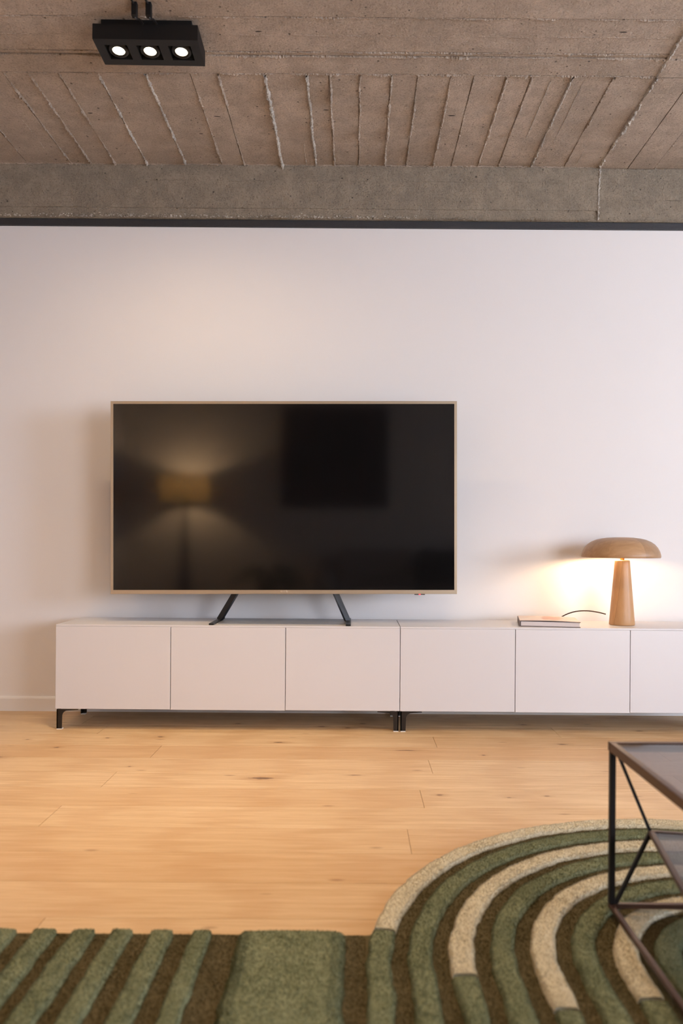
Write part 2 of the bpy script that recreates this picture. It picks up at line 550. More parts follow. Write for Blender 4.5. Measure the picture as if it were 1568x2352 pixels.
# ------------------------------------------------------------------ room shell
XL, XR, YB, YW, ZC = -3.0, WIN_X, -1.4, 4.38, 3.135
ZTOP = 2.785                       # top of the painted wall
struct(box('wall_front', XL - 0.1, XR + 0.1, YW, YW + 0.12, 0, ZTOP, 'wall'), 'smooth warm white plaster wall behind the television')
struct(box('wall_left', XL - 0.1, XL, YB - 0.1, YW + 0.1, 0, ZC + 0.03, 'wall_other'), 'plain white side wall beyond the picture at left')
# wall_right with its window opening
wr = struct(box('wall_right', XR, XR + 0.1, YB - 0.1, WIN_Y0, 0, ZC + 0.03, 'wall_other'), 'plain white side wall with the window')
box('wall_piece', XR, XR + 0.1, WIN_Y1, YW + 0.1, 0, ZC + 0.03, 'wall_other', wr)
box('wall_piece', XR, XR + 0.1, WIN_Y0, WIN_Y1, 0, WIN_Z0, 'wall_other', wr)
box('wall_piece', XR, XR + 0.1, WIN_Y0, WIN_Y1, WIN_Z1, ZC + 0.03, 'wall_other', wr)
wb = struct(box('wall_back', XL - 0.1, BW_X0, YB - 0.1, YB, 0, ZC + 0.03, 'wall_other'), 'plain wall behind the sofa, seen dimly in the screen')
box('wall_piece', BW_X1, XR + 0.1, YB - 0.1, YB, 0, ZC + 0.03, 'wall_other', wb)
box('wall_piece', BW_X0, BW_X1, YB - 0.1, YB, 0, BW_Z0, 'wall_other', wb)
box('wall_piece', BW_X0, BW_X1, YB - 0.1, YB, BW_Z1, ZC + 0.03, 'wall_other', wb)

w1 = struct(bpy.data.objects.new('window_1', None), 'side window that lets the daylight in'); C.objects.link(w1)
for y0, y1, z0, z1 in ((WIN_Y0, WIN_Y1, WIN_Z0, WIN_Z0 + .05), (WIN_Y0, WIN_Y1, WIN_Z1 - .05, WIN_Z1),
                       (WIN_Y0, WIN_Y0 + .05, WIN_Z0 + .05, WIN_Z1 - .05), (WIN_Y1 - .05, WIN_Y1, WIN_Z0 + .05, WIN_Z1 - .05)):
    box('window_frame', XR + .02, XR + .08, y0, y1, z0, z1, 'window_frame', w1, 0.004)
box('window_pane', XR + .045, XR + .049, WIN_Y0 + .05, WIN_Y1 - .05, WIN_Z0 + .05, WIN_Z1 - .05, 'window_glass', w1)
w2 = struct(bpy.data.objects.new('window_added_fill', None), 'wide unseen rear window beside the sofa, added to fill the room with light'); C.objects.link(w2)  # unseen window, added to light the room from behind
for x0, x1, z0, z1 in ((BW_X0, BW_X1, BW_Z0, BW_Z0 + .05), (BW_X0, BW_X1, BW_Z1 - .05, BW_Z1),
                       (BW_X0, BW_X0 + .05, BW_Z0 + .05, BW_Z1 - .05), (BW_X1 - .05, BW_X1, BW_Z0 + .05, BW_Z1 - .05)):
    box('window_frame', x0, x1, YB - .08, YB - .02, z0, z1, 'window_frame', w2, 0.004)
box('window_pane', BW_X0 + .05, BW_X1 - .05, YB - .049, YB - .045, BW_Z0 + .05, BW_Z1 - .05, 'window_glass', w2)

# baseboard
def baseboard():
    prof = [(YW, 0.0), (YW - .014, 0.0), (YW - .014, 0.070), (YW - .012, 0.076), (YW - .005, 0.082), (YW, 0.084)]
    vs = [(x, y, z) for x in (XL, XR) for y, z in prof]
    n = len(prof)
    fs = [(i, i + 1, n + i + 1, n + i) for i in range(n - 1)] + [tuple(range(n)), tuple(range(2 * n - 1, n - 1, -1))]
    return mesh('baseboard_front', vs, fs, 'baseboard')
struct(baseboard(), 'low white painted baseboard along the wall')

# black strip, and near-black colour for the shade in the gap under the beam
struct(box('trim_1', XL, XR, YW - .012, YW + .1, ZTOP, ZTOP + .040, 'black_trim', None, 0.002), 'black painted strip between wall and concrete beam')
struct(box('trim_2', XL, XR, YW + .02, YW + .1, ZTOP + .040, ZTOP + .06, 'black_gap'), 'near-black strip standing in for the shade under the concrete beam')

# ------------------------------------------------------------------ floor: every plank its own piece
fl = struct(box('floor', XL, XR, YB, YW, -0.05, -0.0035, 'floor_gap'), 'light oak plank floor with knots')
PW = 0.2095
plank_meshes = {}
def plank(x0, x1, y0, y1):
    key = (round(x1 - x0, 4), round(y1 - y0, 4))
    if key not in plank_meshes:
        w, d = key
        g, b, h = 0.0007, 0.0004, 0.0035
        vs = []
        for z, i in ((-h, g), (-b, g), (0.0, g + b)):
            vs += [(i, i, z), (w - i, i, z), (w - i, d - i, z), (i, d - i, z)]
        fs = [(8, 9, 10, 11)]
        for L in (0, 4):
            fs += [(L + k, L + (k + 1) % 4, L + 4 + (k + 1) % 4, L + 4 + k) for k in range(4)]
        me = bpy.data.meshes.new('plank')
        me.from_pydata(vs, [], fs)
        me.update()
        me.materials.append(M['oak'])
        plank_meshes[key] = me
    o = bpy.data.objects.new('plank', plank_meshes[key])
    C.objects.link(o)
    o.location = (x0, y0, 0)
    o.parent = fl
PL = 2.35
row_joint = {0: 0.40, 1: -0.917, 2: 0.337, 3: -1.0, 4: 0.263, 5: -1.072, 6: 0.185, 7: -1.5, 8: 0.6, 9: -0.792,
             -1: -1.30, -2: 0.9, -3: -1.66}
YTOP = 3.855
rows = range(-3, 26)
for r in rows:
    y1 = YTOP - r * PW
    y0 = y1 - PW
    y1, y0 = min(y1, YW), max(y0, YB)
    if y1 - y0 < 0.01:
        continue
    j = row_joint.get(r, RND.uniform(-1.2, 1.1))
    cuts = [XL]
    x = j
    while x > XL + 0.3:
        x -= PL
    x += PL
    while x < XR - 0.25:
        if x > XL + 0.05:
            cuts.append(x)
        x += PL
    cuts.append(XR)
    for a, b in zip(cuts[:-1], cuts[1:]):
        plank(a, b, y0, y1)

# ------------------------------------------------------------------ concrete ceiling
ce = struct(box('ceiling', XL - .1, XR + .1, YB - .1, YW + .1, ZC + 0.014, ZC + 0.14, 'concrete'), 'raw board-marked concrete ceiling')
YBM = 4.355                        # front face of the beam
def imprint(x0, x1, y0, y1, dz, parent=ce):
    """one board imprint: a shallow slab with a slightly uneven underside"""
    x0, x1, y0, y1 = x0 + .0021, x1 - .0021, y0 + .0032, y1 - .0032
    nx = max(1, int((x1 - x0) / 0.5)) if (x1 - x0) > (y1 - y0) else 1
    ny = 3
    vs, fs = [], []
    for i in range(nx + 1):
        for k in range(ny + 1):
            x = x0 + (x1 - x0) * i / nx
            y = y0 + (y1 - y0) * k / ny
            vs.append((x, y, ZC + dz + RND.uniform(-.0008, .0008)))
    nb = len(vs)
    for i in range(nx):
        for k in range(ny):
            a = i * (ny + 1) + k
            fs.append((a, a + 1, a + ny + 2, a + ny + 1))
    ring = [i * (ny + 1) for i in range(nx + 1)] + [nx * (ny + 1) + k for k in range(1, ny + 1)]
    ring += [i * (ny + 1) + ny for i in range(nx - 1, -1, -1)] + [k for k in range(ny - 1, 0, -1)]
    for a in ring:
        vs.append((vs[a][0], vs[a][1], ZC + 0.0145))
    m = len(ring)
    for q in range(m):
        fs.append((ring[q], ring[(q + 1) % m], nb + (q + 1) % m, nb + q))
    return mesh('board_imprint', vs, fs, 'concrete', parent)

def ridge(p0, p1, w, h, seed, keep=0.8, mat='concrete_pale', parent=ce, normal=(0, 0, -1), name='concrete_fin', step=0.0055):
    """ragged fin of concrete squeezed between two boards"""
    rg = random.Random(seed)
    p0, p1, nn = Vector(p0), Vector(p1), Vector(normal)
    L = (p1 - p0).length
    n = max(6, int(L / step))
    d = (p1 - p0).normalized()
    s = d.cross(nn).normalized()
    vs, fs = [], []
    for i in range(n + 1):
        t = i / n
        q = noise.noise(Vector((t * L * 9, seed * 7.3, 0)))
        q2 = noise.noise(Vector((t * L * 60, seed * 3.1, 5)))
        amp = max(0.05, min(1.2, keep + q * 1.25))
        amp = max(0.04, amp * (0.8 + 0.75 * q2 + rg.uniform(-.45, .45)))
        c = p0 + d * (L * t) + s * (0.005 * noise.noise(Vector((t * L * 5, seed, 9))) + rg.uniform(-.0022, .0022))
        ww, hh = w * (0.45 + 0.55 * min(1, amp)) * rg.uniform(.65, 1.3), h * amp
        vs += [c - s * ww / 2 - nn * 0.004, c - s * ww * .3 * rg.uniform(.6, 1.3) + nn * hh * rg.uniform(.3, .95),
               c + s * ww * .12 * rg.uniform(-1, 1) + nn * hh * rg.uniform(.75, 1.25),
               c + s * ww * .3 * rg.uniform(.6, 1.3) + nn * hh * rg.uniform(.2, .9), c + s * ww / 2 - nn * 0.004]
    for i in range(n):
        for k in range(4):
            a = i * 5 + k
            fs.append((a, a + 1, a + 6, a + 5))
    return mesh(name, vs, fs, mat, parent)

Y1, Y2, Y3, Y4 = 3.130, 3.352, 3.382, 3.508    # seams of the boards that run along the wall
# X of the seams between the boards that run toward the wall; (x, fin width, fin height, how continuous)
SEAMS = [  (-3.0, .010, .004, .4), (-2.78, .010, .004, .4), (-2.57, .012, .006, .5), (-2.32, .012, .006, .5), (-2.06, .012, .006, .5),
         (-1.886, .010, .005, .45), (-1.640, .012, .007, .55), (-1.524, .014, .009, .8), (-1.386, .014, .008, .7), (-1.205, .016, .010, .8),
         (-0.986, .018, .010, .8), (-0.776, .016, .008, .65), (-0.652, .014, .007, .6), (-0.435, .018, .014, 1.0), (-0.243, .016, .011, .8),
         (-0.137, .014, .009, .65), (0.003, .014, .009, .7), (0.150, .014, .009, .75), (0.273, .013, .008, .6), (0.426, .014, .009, .75),
         (0.532, .012, .006, .5), (0.682, .014, .009, .75), (0.799, .012, .007, .55), (0.985, .014, .010, .8), (1.176, .013, .008, .65),
         (1.372, .018, .014, .95), (1.54, .010, .004, .4), (1.69, .013, .009, .7), (1.90, .012, .006, .5), (2.12, .012, .006, .5),
         (2.36, .012, .006, .5), (2.60, .012, .006, .5), (2.85, .012, .006, .5), (5.0, .01, .004, .4)]
levels = []
for i in range(len(SEAMS) - 1):
    x0, x1 = SEAMS[i][0], SEAMS[i + 1][0]
    dz = RND.uniform(-.0022, .0022)
    if SEAMS[i][0] >= 1.37:
        dz -= 0.007
    imprint(x0, x1, Y4, YBM, dz)
    levels.append(dz)
for i, (x, w, h, k) in enumerate(SEAMS):
    if -2.6 < x < 3:
        ridge((x + .0040, Y4 + .004, ZC - .001), (x + .0040, YBM - .004, ZC - .001), w * 1.1, h * 1.5, 10 + i, k - .1,
              mat='concrete_pale' if h >= .010 else 'concrete')
# faint secondary seams
for q, (x, ya, yb) in enumerate(((0.895, 3.55, 4.05), (1.05, 3.55, 4.1), (-0.292, 4.12, 4.34), (1.24, 4.1, 4.34), (-1.72, 3.9, 4.34))):
    ridge((x, ya, ZC - .001), (x, yb, ZC - .001), .007, .004, 70 + q, .4)
# boards along the wall
for y0, y1, dz in ((Y3, Y4, -0.0012), (Y2, Y3, 0.0035), (Y1, Y2, 0.0), (2.90, Y1, -0.002), (2.66, 2.90, 0.0015), (2.40, 2.66, -0.001),
                   (2.15, 2.40, 0.001), (1.90, 2.15, -0.002), (1.60, 1.90, 0), (1.0, 1.6, -.001), (0.2, 1.0, 0), (-1.4, 0.2, -.001)):
    imprint(XL, 1.372, y0, y1, dz)
    imprint(1.372, XR, y0, y1, dz - 0.006)
for i, (y, w, h, k) in enumerate(((Y4, .012, .006, .6), (Y3, .010, .005, .6), (Y2, .010, .004, .55), (Y1, .010, .005, .55), (3.24, .006, .002, .35), (2.90, .010, .004, .4))):
    ridge((-2.4, y + .004, ZC - .001), (2.4, y + .004, ZC - .001), w, h * 1.3, 40 + i, k - .1, mat='concrete')
ridge((1.372, 2.8, ZC - .004), (1.372, Y4, ZC - .004), .018, .010, 77, .7)

# beam along the wall
XJ = 1.385
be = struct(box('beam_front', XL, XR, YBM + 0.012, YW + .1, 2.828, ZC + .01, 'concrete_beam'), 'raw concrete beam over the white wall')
def beam_course(x0, x1, z0, z1, dy, seed):
    """one shutter-board course of the beam face, with a ragged edge"""
    rg = random.Random(seed)
    n = max(2, int((x1 - x0) / 0.05))
    vs, fs = [], []
    for i in range(n + 1):
        x = x0 + (x1 - x0) * i / n
        jt, jb = rg.uniform(-.0012, .0012), rg.uniform(-.0012, .0012)
        vs += [(x, YBM + .013, z0 + jb), (x, YBM + dy + rg.uniform(-.0006, .0006), z0 + jb),
               (x, YBM + dy + rg.uniform(-.0006, .0006), z1 + jt), (x, YBM + .013, z1 + jt)]
    for i in range(n):
        for k in range(3):
            a = i * 4 + k
            fs.append((a, a + 1, a + 5, a + 4))
    fs += [(0, 1, 2, 3), (4 * n + 3, 4 * n + 2, 4 * n + 1, 4 * n)]
    return mesh('board_course', vs, fs, 'concrete_beam', be)
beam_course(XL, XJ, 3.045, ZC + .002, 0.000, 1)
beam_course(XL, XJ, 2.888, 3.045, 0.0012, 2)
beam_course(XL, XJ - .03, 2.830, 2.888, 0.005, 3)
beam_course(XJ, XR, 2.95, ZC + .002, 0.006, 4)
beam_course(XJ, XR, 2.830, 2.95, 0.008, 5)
ridge((XL, YBM - .001, 3.045), (XJ, YBM - .001, 3.045), .005, .0018, 91, .3, 'concrete_beam', be, (0, -1, 0), 'concrete_fin', .012)
ridge((XL, YBM + .001, 2.888), (XJ, YBM + .001, 2.888), .006, .0030, 92, .45, 'concrete_beam', be, (0, -1, 0), 'concrete_fin', .01)
ridge((XJ, YBM, 3.128), (XJ - .012, YBM, 2.832), .016, .007, 93, .85, 'concrete_pale', be, (0, -1, 0), 'concrete_fin', .006)
ridge((XL, YBM - .003, ZC - .002), (XR, YBM - .003, ZC - .002), .012, .007, 94, .55, 'concrete', be, (0, -.7, -.7), 'concrete_fin', .008)
ridge((XL, YBM + .004, 2.833), (XJ, YBM + .004, 2.833), .012, .006, 95, .5, 'concrete_beam', be, (0, -.8, -.6), 'concrete_fin', .006)
ridge((XJ, YBM + .008, 2.833), (XR, YBM + .008, 2.833), .010, .004, 96, .55, 'concrete_beam', be, (0, -.8, -.6), 'concrete_fin', .008)
# crumbs of loose aggregate along the lower beam edge
def crumbs(x0, x1, n, seed):
    rg = random.Random(seed)
    bm = bmesh.new()
    for i in range(n):
        c = Vector((rg.uniform(x0, x1), YBM + rg.uniform(.001, .008), 2.834 + abs(rg.gauss(0, .008))))
        r = rg.uniform(.002, .0055)
        res = bmesh.ops.create_icosphere(bm, subdivisions=1, radius=r)
        for v in res['verts']:
            v.co = Vector((v.co.x * rg.uniform(.8, 1.6), v.co.y, v.co.z)) * rg.uniform(.75, 1.2) + c
    o = from_bm('aggregate_crumbs', bm, 'concrete_pale', be)
    o['kind'] = 'stuff'
crumbs(-2.2, 0.35, 420, 5)

def grit(lines, n, seed, parent, mat):
    rg = random.Random(seed)
    bm = bmesh.new()
    for i in range(n):
        a, b = rg.choice(lines)
        c = Vector(a).lerp(Vector(b), rg.random()) + Vector((rg.gauss(0, .005), rg.gauss(0, .005), rg.uniform(-.001, .002)))
        r = rg.uniform(.0012, .0036)
        res = bmesh.ops.create_icosphere(bm, subdivisions=1, radius=r)
        for v in res['verts']:
            v.co = v.co * rg.uniform(.6, 1.3) + c
    o = from_bm('concrete_grit', bm, mat, parent)
    o['kind'] = 'stuff'
GL = [((x, Y4, ZC), (x, YBM, ZC)) for x, w, h, k in SEAMS if -2.2 < x < 1.8] + [((-2.2, y, ZC), (1.9, y, ZC)) for y in (Y1, Y2, Y3, Y4, Y4)]
GL += [((-2.2, YBM - .004, ZC - .002), (1.9, YBM - .004, ZC - .002))] * 4
grit(GL, 900, 3, ce, 'concrete')
grit(GL, 350, 4, ce, 'concrete_pale')

# ------------------------------------------------------------------ low cabinets
CY0, CY1 = 3.94, 4.325            # door front, back
ZD0, ZT = 0.108, 0.545            # door bottom, cabinet top
UW = 0.594

def leg_bm(sx):
    """bracket leg: two flared plates that meet at the cabinet corner; sx = +1 flares to +x"""
    H = 0.100
    prof = [(0, 0), (0.026, 0), (0.027, 0.045)]
    for k in range(1, 9):
        a = math.pi / 2 * k / 8
        prof.append((0.027 + 0.030 * (1 - math.cos(a)), 0.062 + 0.031 * math.sin(a)))
    prof += [(0.110, 0.0965), (0.110, H), (0, H)]
    bm = bmesh.new()
    for axis in (0, 1):
        for s in (0,):
            f, b = [], []
            for (u, z) in prof:
                if axis == 0:
                    f.append(bm.verts.new((sx * u, 0, z)))
                    b.append(bm.verts.new((sx * u, 0.005, z)))
                else:
                    f.append(bm.verts.new((0, u, z)))
                    b.append(bm.verts.new((sx * 0.005, u, z)))
            bm.faces.new(f)
            bm.faces.new(b[::-1])
            for i in range(len(f)):
                j = (i + 1) % len(f)
                bm.faces.new((f[i], f[j], b[j], b[i]))
    return bm

def cabinet(x0, label):
    W = 3 * UW - 0.003
    t = thing('low_cabinet', label, 'cabinet', (x0, CY0, 0), 'white low cabinets under the television')
    D = CY1 - CY0
    # carcass: open box of panels behind the doors
    bm = bmesh.new()
    def add(a, b, c, d, e, f):
        m2 = box_bm(a, b, c, d, e, f)
        me = bpy.data.meshes.new('tmp'); m2.to_mesh(me); m2.free(); bm.from_mesh(me); bpy.data.meshes.remove(me)
    ft = 0.021
    add(0, .016, ft, D, .104, ZT - .010)
    add(W - .016, W, ft, D, .104, ZT - .010)
    add(.016, W - .016, ft, D, .104, .120)
    add(.016, W - .016, D - .008, D, .120, ZT - .010)
    add(UW - .008, UW + .008, ft, D - .008, .120, ZT - .010)
    add(2 * UW - .008, 2 * UW + .008, ft, D - .008, .120, ZT - .010)
    from_bm('carcass', bm, 'carcass', t)
    box('top_panel', 0, W, 0, D, ZT - .0098, ZT, 'lacquer', t, 0.0012)
    for k in range(3):
        a = k * UW + (0.0 if k == 0 else .0015)
        b = (k + 1) * UW - (.003 if k == 2 else .0015)
        dz = (0, -.0015, .0005)[k]
        box('door', a, b, 0.0, .018, ZD0 + dz, ZT - .0101, 'lacquer', t, 0.0014)
    for (lx, ly, sx, flip) in ((0.004, .008, 1, 1), (W - .004, .008, -1, 1), (0.004, D - .004, 1, -1), (W - .004, D - .004, -1, -1)):
        b = leg_bm(sx)
        if flip < 0:
            bmesh.ops.scale(b, vec=(1, -1, 1), verts=b.verts)
        bmesh.ops.translate(b, vec=(lx, ly, 0.004), verts=b.verts)
        lg = from_bm('leg', b, 'leg_metal', t)
        p0, p1 = sorted((lx, lx + sx * .026))
        q0, q1 = sorted((ly, ly + flip * .026))
        fp = box('felt_pad', p0, p1, q0, q1, 0, .004, 'felt', lg)
    return t
cabinet(-1.543, 'white three-door low cabinet standing under the television, by the bare wall')
cabinet(-1.543 + 3 * UW, 'white three-door low cabinet carrying the wooden lamp and the book')

# ------------------------------------------------------------------ television
TVW, TVH = 1.855, 1.033
tv = thing('television', 'large flat television, switched off, slim champagne frame on black splayed feet', 'television', (-0.383, 4.08, 0))
TZ = 1.217
roll = Matrix.Translation((0, 0, TZ)) @ Matrix.Rotation(-ROLL, 4, 'Y') @ Matrix.Translation((0, 0, -TZ))
def tvpart(bm, name, mat, parent=tv, smooth=False):
    bmesh.ops.transform(bm, matrix=roll, verts=bm.verts)
    return from_bm(name, bm, mat, parent, smooth)
x0, x1, z0, z1 = -TVW / 2, TVW / 2, TZ - TVH / 2, TZ + TVH / 2
BT, BB = 0.0145, 0.0215
def frame_bm():
    bm = bmesh.new()
    o = [(x0, z0), (x1, z0), (x1, z1), (x0, z1)]
    i = [(x0 + BT, z0 + BB), (x1 - BT, z0 + BB), (x1 - BT, z1 - BT), (x0 + BT, z1 - BT)]
    c = 0.0015
    oc = [(x0 + c, z0 + c), (x1 - c, z0 + c), (x1 - c, z1 - c), (x0 + c, z1 - c)]
    L = []
    for ring, y in ((o, .022), (o, c), (oc, 0.0), (i, 0.0), (i, .006)):
        L.append([bm.verts.new((a, y, b)) for a, b in ring])
    for p, q in zip(L[:-1], L[1:]):
        for k in range(4):
            bm.faces.new((p[k], p[(k + 1) % 4], q[(k + 1) % 4], q[k]))
    return bm
tvpart(frame_bm(), 'frame', 'tv_frame')
tvpart(box_bm(x0 + BT, x1 - BT, .003, .012, z0 + BB, z1 - BT), 'screen', 'screen')
tvpart(box_bm(x0 + .004, x1 - .004, .012, .030, z0 + .004, z1 - .004, .002), 'back_panel', 'tv_back')
tvpart(box_bm(x0 + .22, x1 - .22, .030, .075, z0 + .06, z0 + .55, .012), 'electronics_housing', 'tv_back')
tvpart(box_bm(-.018, .018, -.002, .004, z0 + .0085, z0 + .0205, .0008), 'badge', 'tv_badge')
sx = 0.728
sn = tvpart(box_bm(sx - .028, sx + .028, .004, .018, z0 - .0048, z0 + .001, .0006), 'sensor_bar', 'tv_back')
o = tvpart(box_bm(sx - .0045, sx + .0045, .0028, .008, z0 - .0046, z0 - .0002), 'standby_light', 'led_red', sn)
# splayed stand legs with foot bars on the cabinet top
for s, xt, xb in ((-1, -0.263, -0.353), (1, 0.281, 0.345)):
    pts = [(xt + (xt - xb) * .5, .050, z0 + .10), (xt, .055, z0), (xb, .085, ZT + .008)]
    lg = tube('stand_leg', pts, .0135, 'tv_stand', tv, square=True)
    box('foot_bar', xb - .013 + s * .006, xb + .013 + s * .006, -.132, .215, ZT + .0002, ZT + .009, 'tv_stand', lg, .002)

box('base_plate', -.338, .336, -.055, .200, ZT + .0002, ZT + .0045, 'stand_plate', tv, .001)

# ------------------------------------------------------------------ mushroom table lamp
LX, LY = 1.446, 4.122
lamp = thing('table_lamp', 'mushroom-shaped wooden table lamp, lit, standing on the white cabinet', 'lamp', (LX, LY, ZT))
def arc(cx, cz, rx, rz, a0, a1, n):
    return [(cx + rx * math.cos(math.radians(a0 + (a1 - a0) * k / n)), cz + rz * math.sin(math.radians(a0 + (a1 - a0) * k / n))) for k in range(n + 1)]
bp = [(0, 0), (.063, 0), (.066, .002), (.067, .006)] + [(.067 - .0275 * k / 10, .006 + .337 * k / 10) for k in range(1, 11)] + [(.0385, .347), (.035, .349), (0, .349)]
for k in range(2):
    hb = lathe('base_half', bp, 'lamp_wood', lamp, 32, k * math.pi + .006, (k + 1) * math.pi - .006)
    for v in hb.data.vertices:     # the joint runs slantwise down the cone
        a = math.radians(-109 - 37 * (1 - v.co.z / .345))
        v.co = Matrix.Rotation(a, 3, 'Z') @ v.co
bc = lathe('base_core', [(0, .0005), (.0650, .004), (.0380, .344), (0, .3485)], 'wood_seam', lamp, 40)
lathe('neck', [(0, .349), (.0105, .349), (.0105, .385), (.0, .385)], 'brass', lamp, 24)
RZ = 0.908 - ZT                    # height of the shade rim over the cabinet top
RS = 0.214
outer = [(0, .110), (.03, .1098), (.07, .108), (.105, .1035), (.135, .0965), (.160, .0860), (.181, .0720), (.1965, .0545), (.207, .036), (.2125, .019), (.214, .008), (.2125, .0015), (.2095, 0.0)]
inner = [(.2095, 0.0), (.2075, .0015), (.206, .012), (.199, .034), (.187, .053), (.170, .069), (.146, .082), (.110, .0915), (.06, .096), (0, .097)]
shade = lathe('shade', [(r * .955, z + RZ) for r, z in inner], 'shade_inner', lamp, 96, loc=(-.009, 0, 0))
stops = [-178, -126, -72, -22, 30, 86, 134, 182]
for a, b in zip(stops[:-1], stops[1:]):
    lathe('stave', [(r * .955, z + RZ) for r, z in outer], 'lamp_shade_wood', shade, max(8, int((b - a) / 3.5)), math.radians(a), math.radians(b), loc=(-.009, 0, 0))
lathe('bulb', [(0, .368), (.014, .372), (.016, .385), (.024, .400), (.028, .415), (.026, .430), (.017, .441), (0, .446)], 'bulb_lamp', lamp, 24)
def lamp_light(name, loc, power, col, radius):
    d = bpy.data.lights.new(name, 'POINT')
    d.energy = power
    d.color = col
    d.shadow_soft_size = radius
    o = bpy.data.objects.new(name, d)
    C.objects.link(o)
    o.location = loc
    return o
lamp_light('table_lamp_light', (LX - .022, LY + .018, ZT + RZ + .040), 12.5, (1.0, 0.68, 0.38), .030)
cord_pts = smooth_pts([(1.375, 4.172, ZT + .052), (1.34, 4.20, ZT + .060), (1.295, 4.235, ZT + .064), (1.245, 4.270, ZT + .058), (1.20, 4.290, ZT + .042),
                       (1.165, 4.306, ZT + .020), (1.145, 4.318, ZT + .006), (1.14, 4.345, ZT - .02), (1.14, 4.350, ZT - .2)], 6)
tube('cord', [p - Vector((LX, LY, ZT)) for p in cord_pts], .0034, 'cord', lamp)

# ------------------------------------------------------------------ book
bk = thing('book', 'thick coffee-table book with a pale floral cover lying beside the lamp', 'book', (0.868, 4.001, ZT))
bk.rotation_euler = (0, 0, math.radians(-10))
BW2, BD = 0.308, 0.27
box('page_block', .006, BW2 - .004, .004, BD - .004, .0035, .0265, 'page', bk, .0008)
def cover(z, th, lift, mat, name):
    n = 14
    vs, fs = [], []
    for i in range(n + 1):
        u = i / n
        x = BW2 * u
        zz = z + lift * (math.sin(u * math.pi * 0.9) * .6 - max(0, u - .55) * 1.6)
        vs += [(x, 0, zz), (x, BD, zz), (x, BD, zz + th), (x, 0, zz + th)]
    for i in range(n):
        for k in range(4):
            a, b = i * 4 + k, i * 4 + (k + 1) % 4
            fs.append((a, b, b + 4, a + 4))
    fs += [(0, 1, 2, 3), (4 * n + 3, 4 * n + 2, 4 * n + 1, 4 * n)]
    return mesh(name, vs, fs, mat, bk)
cover(0.0003, .003, 0.0, 'cover_dark', 'back_cover')
cv = cover(0.0275, .003, 0.0045, 'cover_dark', 'front_cover')
def printed():
    n = 14
    vs, fs = [], []
    for i in range(n + 1):
        u = i / n
        zz = 0.0308 + 0.0045 * (math.sin(u * math.pi * 0.9) * .6 - max(0, u - .55) * 1.6)
        vs += [(BW2 * u, 0.001, zz), (BW2 * u, BD - .001, zz), (BW2 * u, BD - .001, zz + .0004), (BW2 * u, 0.001, zz + .0004)]
    for i in range(n):
        for k in range(4):
            a, b = i * 4 + k, i * 4 + (k + 1) % 4
            fs.append((a, b, b + 4, a + 4))
    return mesh('printed_jacket', vs, fs, 'book_cover', cv)
printed()
box('spine', -.003, .004, 0, BD, .0003, .0302, 'cover_dark', bk, .0018)

# ------------------------------------------------------------------ triple ceiling spotlight
SPOT_NARROW, SPOT_SPILL = 42.0, 18.0
SPOT_COL, SPILL_COL = (1.0, 0.74, 0.47), (1.0, 0.74, 0.47)
HW, HD, HH = 0.432 / 2, 0.170 / 2, 0.063
HS = 0.047
def housing(fx):
    xs = [-HW]
    for k in (-1, 0, 1):
        xs += [k * .132 - HS, k * .132 + HS]
    xs.append(HW)
    ys = [-HD, -HS, HS, HD]
    bm = bmesh.new()
    V = lambda *p: bm.verts.new(p)
    def quad(a, b, c, d):
        bm.faces.new([V(*a), V(*b), V(*c), V(*d)])
    for i in range(len(xs) - 1):
        for j in range(3):
            if j == 1 and i in (1, 3, 5):
                continue
            quad((xs[i], ys[j], 0), (xs[i + 1], ys[j], 0), (xs[i + 1], ys[j + 1], 0), (xs[i], ys[j + 1], 0))
    q = .030
    for k in (-1, 0, 1):
        a, b = k * .132 - HS, k * .132 + HS
        for (p, r) in (((a, -HS), (b, -HS)), ((b, -HS), (b, HS)), ((b, HS), (a, HS)), ((a, HS), (a, -HS))):
            quad((p[0], p[1], 0), (r[0], r[1], 0), (r[0], r[1], q), (p[0], p[1], q))
        quad((a, -HS, q), (b, -HS, q), (b, HS, q), (a, HS, q))
    for (p, r) in (((-HW, -HD), (HW, -HD)), ((HW, -HD), (HW, HD)), ((HW, HD), (-HW, HD)), ((-HW, HD), (-HW, -HD))):
        quad((p[0], p[1], 0), (r[0], r[1], 0), (r[0], r[1], HH), (p[0], p[1], HH))
    quad((-HW, -HD, HH), (HW, -HD, HH), (HW, HD, HH), (-HW, HD, HH))
    bmesh.ops.remove_doubles(bm, verts=bm.verts, dist=1e-5)
    return from_bm('housing', bm, 'black_housing', fx)
def tilt(o, loc, deg):
    o.location = loc
    o.rotation_euler = (math.radians(deg), 0, 0)
def spot_lamp(name, loc, energy, size, blend, col, rx=0.0):
    d = bpy.data.lights.new(name, 'SPOT')
    d.energy = energy
    d.color = col
    d.spot_size = math.radians(size)
    d.spot_blend = blend
    d.shadow_soft_size = 0.010
    so = bpy.data.objects.new(name, d)
    C.objects.link(so)
    so.location = loc
    so.rotation_euler = (math.radians(rx), 0, 0)
